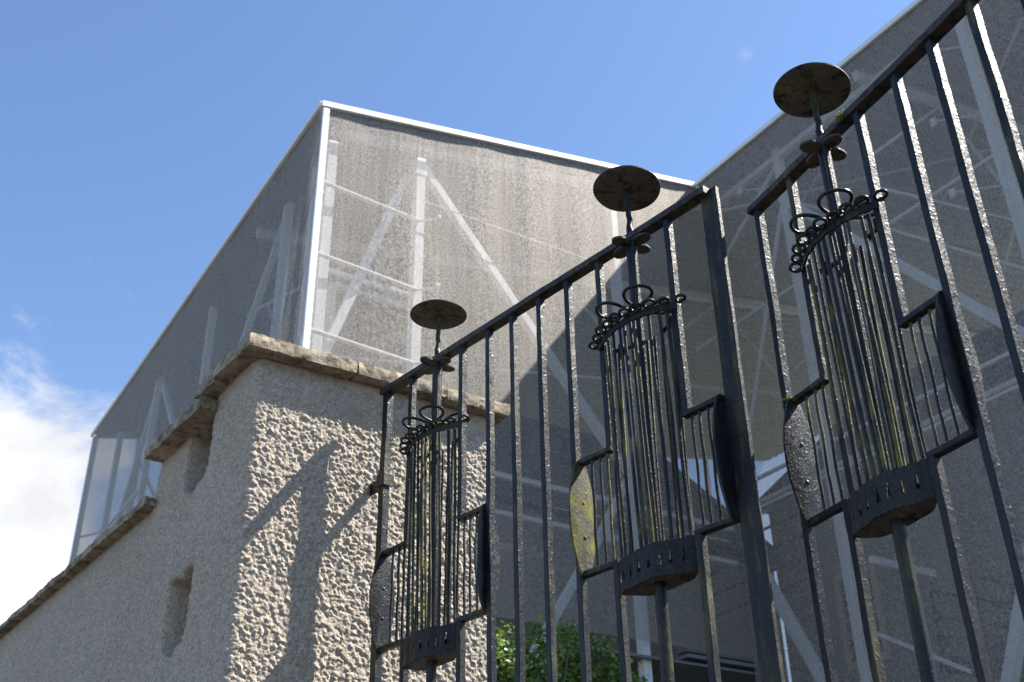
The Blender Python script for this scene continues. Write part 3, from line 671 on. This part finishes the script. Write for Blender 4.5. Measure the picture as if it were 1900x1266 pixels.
# ------------------------------------------------------------------ steel and chain-mesh shelter
XW, YS, YN, XI, XE, YF = 5.08, 13.73, 28.7, 13.41, 30.0, -6.0
def roofz(x): return 13.0 + (x-XW)*0.1957
shel = empty('mesh_shelter', (XI, YS, GZ), label='vast box of galvanised steel frame wrapped in grey chain mesh over the house', cat='shelter')
def U(o): return under(o, shel)
# roof: corrugated soffit and flat upper skin
mb = MB()
def soffit(x0, x1, y0, y1):
    pitch = 0.30; n_ = int((y1-y0)/pitch); prof = []
    for i in range(n_):
        a = y0+i*pitch; prof += [(a, 0), (a+.11, 0), (a+.15, -.045), (a+.26, -.045)]
    prof.append((y1, 0)); k_ = len(prof)
    mb.add([(x0, y, roofz(x0)-.10+d) for y, d in prof]+[(x1, y, roofz(x1)-.10+d) for y, d in prof], [(i, i+1, k_+i+1, k_+i) for i in range(k_-1)])
    mb.add([(x0,y0,roofz(x0)-.02),(x1,y0,roofz(x1)-.02),(x1,y1,roofz(x1)-.02),(x0,y1,roofz(x0)-.02)], [(0,1,2,3)])
soffit(XW+.02, XE-.02, YS+.06, YN-.02); soffit(XI+.02, XE-.02, YF+.02, YS+.02)
U(mb.build('roof', M['roof']))
def beam(name, p, q, w=.08, h=.08, m='steel', r_=None):
    p = Vector(p); q = Vector(q); b = MB()
    if r_: b.tube([p, q], r_, 12); o = b.build(name, M[m]); smooth_by_angle(o, 40)
    else:
        t_ = (q-p).normalized(); a = t_.cross(Z_)
        if a.length < .02: a = X_.copy()
        a.normalize(); c_ = t_.cross(a); b.flat(p, q, a, w/2, c_, h/2, .006, 2.0, 0); o = b.build(name, M[m])
    return U(o)
# fascias
fz = lambda x: roofz(x)-.045
b = MB(); b.flat((XW-.03, YS-.035, fz(XW)), (XI-.02, YS-.035, fz(XI)), Y_, .03, Z_, .055, .004, 1.0, .004); U(b.build('fascia', M['fascia']))
b = MB(); b.flat((XW-.035, YS-.03, fz(XW)), (XW-.035, YN, fz(XW)), X_, .03, Z_, .05, .004, 3, 0); U(b.build('fascia', M['steel']))
b = MB(); b.flat((XI-.035, YF, fz(XI)), (XI-.035, YS-.07, fz(XI)), X_, .03, Z_, .05, .004, 3, 0); U(b.build('fascia', M['steel']))
b = MB(); b.flat((XW, YN+.035, fz(XW)), (XE, YN+.035, fz(XE)), Y_, .03, Z_, .05, .004, 3, 0); U(b.build('fascia', M['steel']))
# mesh walls, very slightly slack
def screen(p0, p1, zb, amp=.03, du=.35, dz=.35, label=None):
    p0 = Vector(p0); p1 = Vector(p1); ln = (p1-p0).length; t_ = (p1-p0)/ln; nr = Vector((-t_.y, t_.x)); n_ = max(2, int(ln/du)); mz = 40; mb = MB()
    for j in range(mz+1):
        for i in range(n_+1):
            p = p0+t_*(ln*i/n_); zt = roofz(p.x)-.09; z = zb+(zt-zb)*j/mz
            d = amp*noise.noise(Vector((p.x*1.3, p.y*1.3, z*.18)))*(0 if i in (0, n_) else 1)
            mb.v.append((p.x+nr.x*d, p.y+nr.y*d, z))
    for j in range(mz):
        for i in range(n_):
            a = j*(n_+1)+i; mb.f.append((a, a+1, a+n_+2, a+n_+1))
    o = mb.build('mesh_screen', M['mesh'], smooth=True); return U(o)
screen((XW, YS), (XI, YS), 4.72, .035, .28)
screen((XW, YN), (XW, YS), 1.2, .03, .5)
screen((XI, YS), (XI, YF), 2.0, .03, .5)
screen((XE, YN), (XW, YN), 1.2, .03, .8)
screen((XE, YF), (XE, YN), 1.2, .03, .8)
screen((XI, YF), (XE, YF), 2.0, .03, .8)
zb0 = 1.0
# corner posts and edge tubes (outside the mesh line they carry)
beam('post', (XW+.055, YS-.02, GZ), (XW+.055, YS-.02, roofz(XW)-.11), .11, .06)
beam('post', (XW+.06, YN-.05, GZ), (XW+.06, YN-.05, roofz(XW)-.12), .14, .10)
beam('post', (XI+.10, YF+.1, GZ), (XI+.10, YF+.1, roofz(XI)-.12), .14, .14)
# south-facing frame of the left block: plane y = 14.05
YP = 14.05
for x, w_ in ((5.42, .17), (7.09, .17), (11.36, .15)):
    beam('post', (x, YP, GZ if x > 5.5 else GZ), (x, YP, roofz(x)-.55), w_, .17)
beam('post', (13.98, 14.0, GZ), (13.98, 14.0, roofz(13.98)-.15), .13, .13)
beam('brace', (7.16, YP+.02, 12.72), (10.95, YP+.02, 8.15), .15, .15); beam('brace', (10.95, YP+.02, 8.15), (11.36, YP+.02, 7.7), .12, .12)
beam('brace', (7.02, YP+.35, 12.70), (5.45, YP+.35, 7.9), .15, .15)
beam('brace', (10.62, YP+.02, 6.45), (9.1, YP+.02, 4.1), .13, .13); beam('brace', (10.62, YP+.02, 6.45), (11.3, YP+.02, 7.6), .12, .12)
beam('rail', (5.42, YP+.1, 12.85), (13.9, YP+.1, 12.85+8.48*.1957), .15, .15)
for z in (11.43, 10.03, 8.64, 7.24):
    beam('outrigger', (5.20, YS+.06, z), (7.03, 13.94, z), .05, .05, r_=.038)
    beam('outrigger', (7.05, 13.95, z), (7.30, YS+.04, z+.02), r_=.022)
    b = MB(); c0 = Vector((7.36, YS+.05, z+.10)); rs = []
    for i in range(7):
        a = -math.pi/2+math.pi*i/6; rs.append([c0+Vector((.042*math.cos(a)*math.cos(q), .03*math.sin(a), .042*math.cos(a)*math.sin(q))) for q in np.linspace(0, 6.283, 15)[:-1]])
    b.rings(rs); U(b.build('mesh_clamp', M['steel'], smooth=True))
beam('rail', (5.45, YP+.3, 10.17), (7.1, YP+.3, 10.17), .08, .08)
beam('rail', (5.45, YP+.3, 7.27), (13.9, YP+.3, 7.27), .09, .09)
beam('rail', (5.45, YP+.3, 6.62), (13.9, YP+.3, 6.62), .08, .08)
beam('rail', (7.05, YS+.05, 11.75), (11.3, YS+.05, 11.75), r_=.012)
b = MB(); b.box(12.05, 13.9, YP-.25, YP+.0, 4.60, 4.66); b.box(12.05, 13.9, YP-.22, YP+.03, 4.70, 4.78); b.box(10.0, 13.9, YP-.2, YP+1.5, 4.50, 4.54); U(b.build('base_gutter', M['zinc']))
for gx, gz in ((7.09, 12.62), (11.36, 7.75), (11.36, 14.0), (10.72, 6.5)):
    b = MB(); b.box(gx-.11, gx+.11, YP-.10, YP-.085, gz-.16, gz+.12); U(b.build('gusset', M['steel'], bevel=.004))
# faint inner doorframe-like posts further back
beam('post', (6.35, 15.9, 4), (6.35, 15.9, 11.0), .14, .14); beam('rail', (6.35, 15.9, 11.0), (8.2, 15.9, 11.0), .10, .10)
# west frame of the left block: plane x = 5.55
XP = 5.55
for y, w_ in ((16.3, .16), (20.45, .15), (24.3, .14), (27.6, .13), (15.0, .12)):
    beam('post', (XP, y, GZ), (XP, y, roofz(XP)-.4), w_, .15)
for y0, y1 in ((16.3, 18.6), (24.3, 25.6), (24.3, 22.7)):
    beam('brace', (XP+.05, y0, 12.8), (XP+.05, y0+(y1-y0)*2.4, 12.8-4.4), .11, .11) if y0 == 24.3 else beam('brace', (XP+.05, y0, 12.8), (XP+.05, y1, 12.8-2.4), .12, .12)
for z in (10.0, 8.5, 7.0):
    beam('rail', (XP, 24.3, z), (XP, YN-.2, z), .07, .07); beam('outrigger', (XP, 27.6, z), (XW+.05, 28.3, z), r_=.03); beam('outrigger', (XP, 16.3, z), (XW+.05, 15.6, z), r_=.025)
# north frame seen through both meshes
for x in np.arange(6.2, 29, 1.55):
    beam('post', (x, YN-.5, GZ), (x, YN-.5, roofz(x)-.3), .17, .12)
for z in (10.2, 8.2, 6.2): beam('rail', (XP, YN-.55, z), (XE, YN-.55, z), .09, .09)
for i, x in enumerate(np.arange(6.2, 26, 3.1)): beam('brace', (x, YN-.45, 12.4), (x+1.55, YN-.45, 9.8), .08, .08)
# west frame of the right block: plane x = 14.0
XQ = 14.0
def q_(y, z): return (XQ, y, z)
for y, w_ in ((7.52, .17), (11.93, .15), (3.0, .17), (-1.5, .17)):
    beam('post', q_(y, GZ), q_(y, roofz(XQ)-.2), w_, .17)
for p, q in (((12.0, 13.35), (7.55, 7.7)), ((12.0, 13.35), (13.9, 8.6)), ((11.9, 14.3), (13.9, 12.9)), ((14.9, 11.37), (7.5, 11.36)), ((13.9, 6.45), (11.95, 2.4)), ((7.5, 7.6), (9.9, 2.8)),
             ((7.5, 7.6), (3.0, 13.4)), ((11.93, 4.9), (10.1, 3.8))):
    big = p == (12.0, 13.35) and q[0] < 8 or p in ((13.9, 6.45), (7.5, 7.6))
    beam('brace', (XQ+.02, *p), (XQ+.02, *q), .17 if big else .06, .17 if big else .06)
beam('brace', (XQ+.4, 13.0, 14.4), (XQ+.4, 7.6, 9.2), .05, .05)
beam('rail', q_(YF, 14.35), q_(YS, 14.35), .13, .13); beam('rail', q_(7.5, 7.5), q_(13.9, 7.5), .05, .05); beam('rail', q_(YF, 8.05), q_(YS, 8.05), .06, .06)
for y in (7.7, 12.1):
    for z in ((13.6, 12.1, 10.65) if y < 8 else (13.6,)): 
        b = MB(); b.box(XI+.02, XI+.06, y+.40, y+.50, z, z+.15); U(b.build('mesh_clamp', M['steel'])); beam('outrigger', (XQ, y-.1, z+.08), (XI+.05, y+.42, z+.08), r_=.018)
# roof trusses under the soffit
for y in (1.0, 5.0, 9.5, 17.5):
    x0 = XI+.2 if y < YS else XW+.3
    beam('rafter', (x0, y, roofz(x0)-.30), (XE-.2, y, roofz(XE-.2)-.30), .12, .20)
    for x in (np.arange(x0+2.4, XE-3, 4.8) if y > 8 else ()):
        beam('brace', (x, y, roofz(x)-.4), (x-2.4, y, roofz(x)-2.6), .06, .06); beam('brace', (x, y, roofz(x)-.4), (x+2.4, y, roofz(x)-2.6), .06, .06)
    beam('rail', (x0, y, roofz(x0)-2.9), (XE-.3, y, roofz(XE)-2.9), .07, .07)
for i, (a, b_) in enumerate((((14, 13.7), (24, 5)), ((14, 5), (24, 13.7)), ((14, 5), (22, -3)), ((16, 13.7), (14, 9.5)), ((20, 13), (15, 7)))):
    beam('tie', (a[0], a[1], roofz(a[0])-.6), (b_[0], b_[1], roofz(b_[0])-.6), .05, .05)
beam('outrigger', (14.05, 11.5, 5.87), (15.57, 11.5, 5.87), .07, .13)

# ------------------------------------------------------------------ walkway and stair inside the shelter
wk = empty('walkway', (15.6, 10, GZ), label='dark steel stair and handrails climbing behind the mesh at lower right', cat='walkway')
def Wk(n_, mb): return under(mb.build(n_, M['darksteel']), wk)
for y in (10.2, 11.0):
    mb = MB(); mb.flat((14.6, y, 5.3), (18.5, y, 5.5), Y_, .02, Z_, .02, .002, 5, 0); Wk('handrail', mb)
    for z in (4.9, 4.6, 4.3): mb = MB(); mb.flat((14.6, y, z), (18.5, y, z+.2), Y_, .012, Z_, .012, .002, 5, 0); Wk('rail', mb)
    mb = MB(); mb.flat((14.6, y, 4.15), (18.5, y, 4.3), Y_, .03, Z_, .10, .002, 5, 0); Wk('stringer', mb)
    for x in np.arange(14.7, 18.5, .9): mb = MB(); mb.flat((x, y, 4.1), (x, y, 5.3), Y_, .015, X_, .015, .002, 5, 0); Wk('baluster', mb)
mb = MB(); mb.flat((15, 14.4, 4.9), (15, 9.0, 2.6), X_, .02, Z_, .02, .002, 9, 0); Wk('handrail', mb)
for i in range(5): mb = MB(); mb.flat((15, 13.6, 8.0-i*.42), (15, 19.5, 8.0-i*.42), X_, .022, Z_, .022, .002, 9, 0); Wk('rail', mb)
for y in (13.6, 15.1, 16.6, 18.1): mb = MB(); mb.flat((15, y, GZ), (15, y, 8.05), X_, .03, Y_, .03, .002, 9, 0); Wk('baluster', mb)

# ------------------------------------------------------------------ house under the shelter
hs = empty('harled_house', (17, 12, GZ), label='large grey harled house with slate roofs standing inside the mesh box', cat='house')
def Hh(n_, mb, m): return under(mb.build(n_, M[m]), hs)
mb = MB(); mb.box(17, 26, 6.2, 16.4, GZ, 9.0); Hh('wall', mb, 'harl')
mb = MB(); mb.add([(16.7,5.9,9.03),(26.3,5.9,9.03),(26.3,16.7,9.03),(16.7,16.7,9.03),(21.5,5.9,13.2),(21.5,16.7,13.2)], [(0,3,2,1),(0,4,5,3),(1,2,5,4),(0,1,4),(3,5,2)]); Hh('roof', mb, 'slate')
mb = MB(); mb.tube([(16.62, 5.9, 9.02), (16.62, 16.75, 9.02)], .06, 10); Hh('gutter', mb, 'fascia')
mb = MB(); mb.box(16.72, 17.0, 5.95, 16.65, 8.92, 8.99); Hh('soffit', mb, 'fascia')
mb = MB(); mb.box(11.5, 17.02, 16.5, 24, GZ, 7.9); Hh('wing', mb, 'harl')
mb = MB(); mb.add([(7.8,16.2,7.8),(17.3,16.2,7.8),(17.3,24.2,7.8),(7.8,24.2,7.8),(9.0,20.2,11.9),(17.3,20.2,11.9)], [(0,3,2,1),(0,1,5,4),(2,3,4,5),(0,4,3),(1,2,5)]); Hh('wing_roof', mb, 'slate')
mb = MB(); mb.box(8.0, 11.5, 16.45, 24, GZ, 7.9); Hh('wing', mb, 'harl')
def window(y0, y1, z0, z1):
    f_ = MB(); t_ = .12
    f_.box(16.94, 17.05, y0-t_, y1+t_, z1, z1+t_); f_.box(16.94, 17.05, y0-t_, y1+t_, z0-t_, z0); f_.box(16.94, 17.05, y0-t_, y0, z0, z1); f_.box(16.94, 17.05, y1, y1+t_, z0, z1)
    f_.box(16.96, 17.03, (y0+y1)/2-.025, (y0+y1)/2+.025, z0, z1); f_.box(16.96, 17.03, y0, y1, (z0+z1)/2-.02, (z0+z1)/2+.02)
    w_ = Hh('window', f_, 'trim'); p_ = MB(); p_.box(16.985, 17.0-.003, y0, y1, z0, z1); under(p_.build('pane', M['glass']), w_) if False else Hh('pane', p_, 'glass')
window(13.95, 14.75, 5.3, 6.9); window(9.8, 10.9, 4.6, 6.3); window(11.6, 12.5, 1.5, 3.4)

# ------------------------------------------------------------------ shrub behind the gate
def shrub(root_loc, lobes, n_, name, label, seed, size=.032):
    rd = np.random.default_rng(seed); root = empty(name, root_loc, label=label, cat='shrub'); mb = MB(); st = MB()
    base = Vector(root_loc)
    for (cx_, cy_, cz_, r_, w_) in lobes:
        c = Vector((cx_, cy_, cz_))
        for k_ in range(6):
            e = c+Vector(rd.normal(0, r_*.45, 3)); m_ = base.lerp(e, .5)+Vector(rd.normal(0, .08, 3)); st.tube([base+Vector((rd.normal(0,.05), rd.normal(0,.05), 0)), m_, e], [.02, .012, .004], 6)
        for _ in range(int(n_*w_)):
            d = Vector(rd.normal(0, 1, 3)).normalized(); q = d*r_*(rd.uniform(.35, 1.0)**.55)*(1+.38*noise.noise(d*2.6+c)); q.z *= 1.05
            if noise.noise((c+q)*5.5) < -.10: continue
            p = c+q; nrm = (d*.5+Vector(rd.normal(0, .55, 3))+Vector((0, 0, .55))).normalized(); ax = nrm.orthogonal().normalized(); ax = (Matrix.Rotation(rd.uniform(0, 6.28), 3, nrm) @ ax); bx = nrm.cross(ax); s1 = size*rd.uniform(.6, 1.25); s2 = s1*.42
            mb.add([p, p+ax*s1*.5+bx*s2-nrm*s1*.06, p+ax*s1*1.15-nrm*s1*.2, p+ax*s1*.5-bx*s2-nrm*s1*.06], [(0,1,2),(0,2,3)])
    under(mb.build('foliage', M['leaf']), root); under(st.build('stem', M['bark'], smooth=True), root)
    return root
shrub((3.75, 5.9, GZ), [(3.62, 6.0, 1.66, .30, .9), (3.98, 6.0, 1.70, .32, 1), (4.28, 6.05, 1.82, .29, .9), (4.50, 6.0, 1.68, .27, .8), (4.82, 6.1, 1.60, .25, .6), (4.1, 5.9, 1.3, .42, 1.1), (4.62, 6.0, 1.25, .38, .9), (3.6, 5.9, 1.25, .4, .9), (4.2, 5.9, .8, .5, .7)], 3600, 'leafy_shrub', 'glossy green leafed shrub growing behind the iron gate', 4)
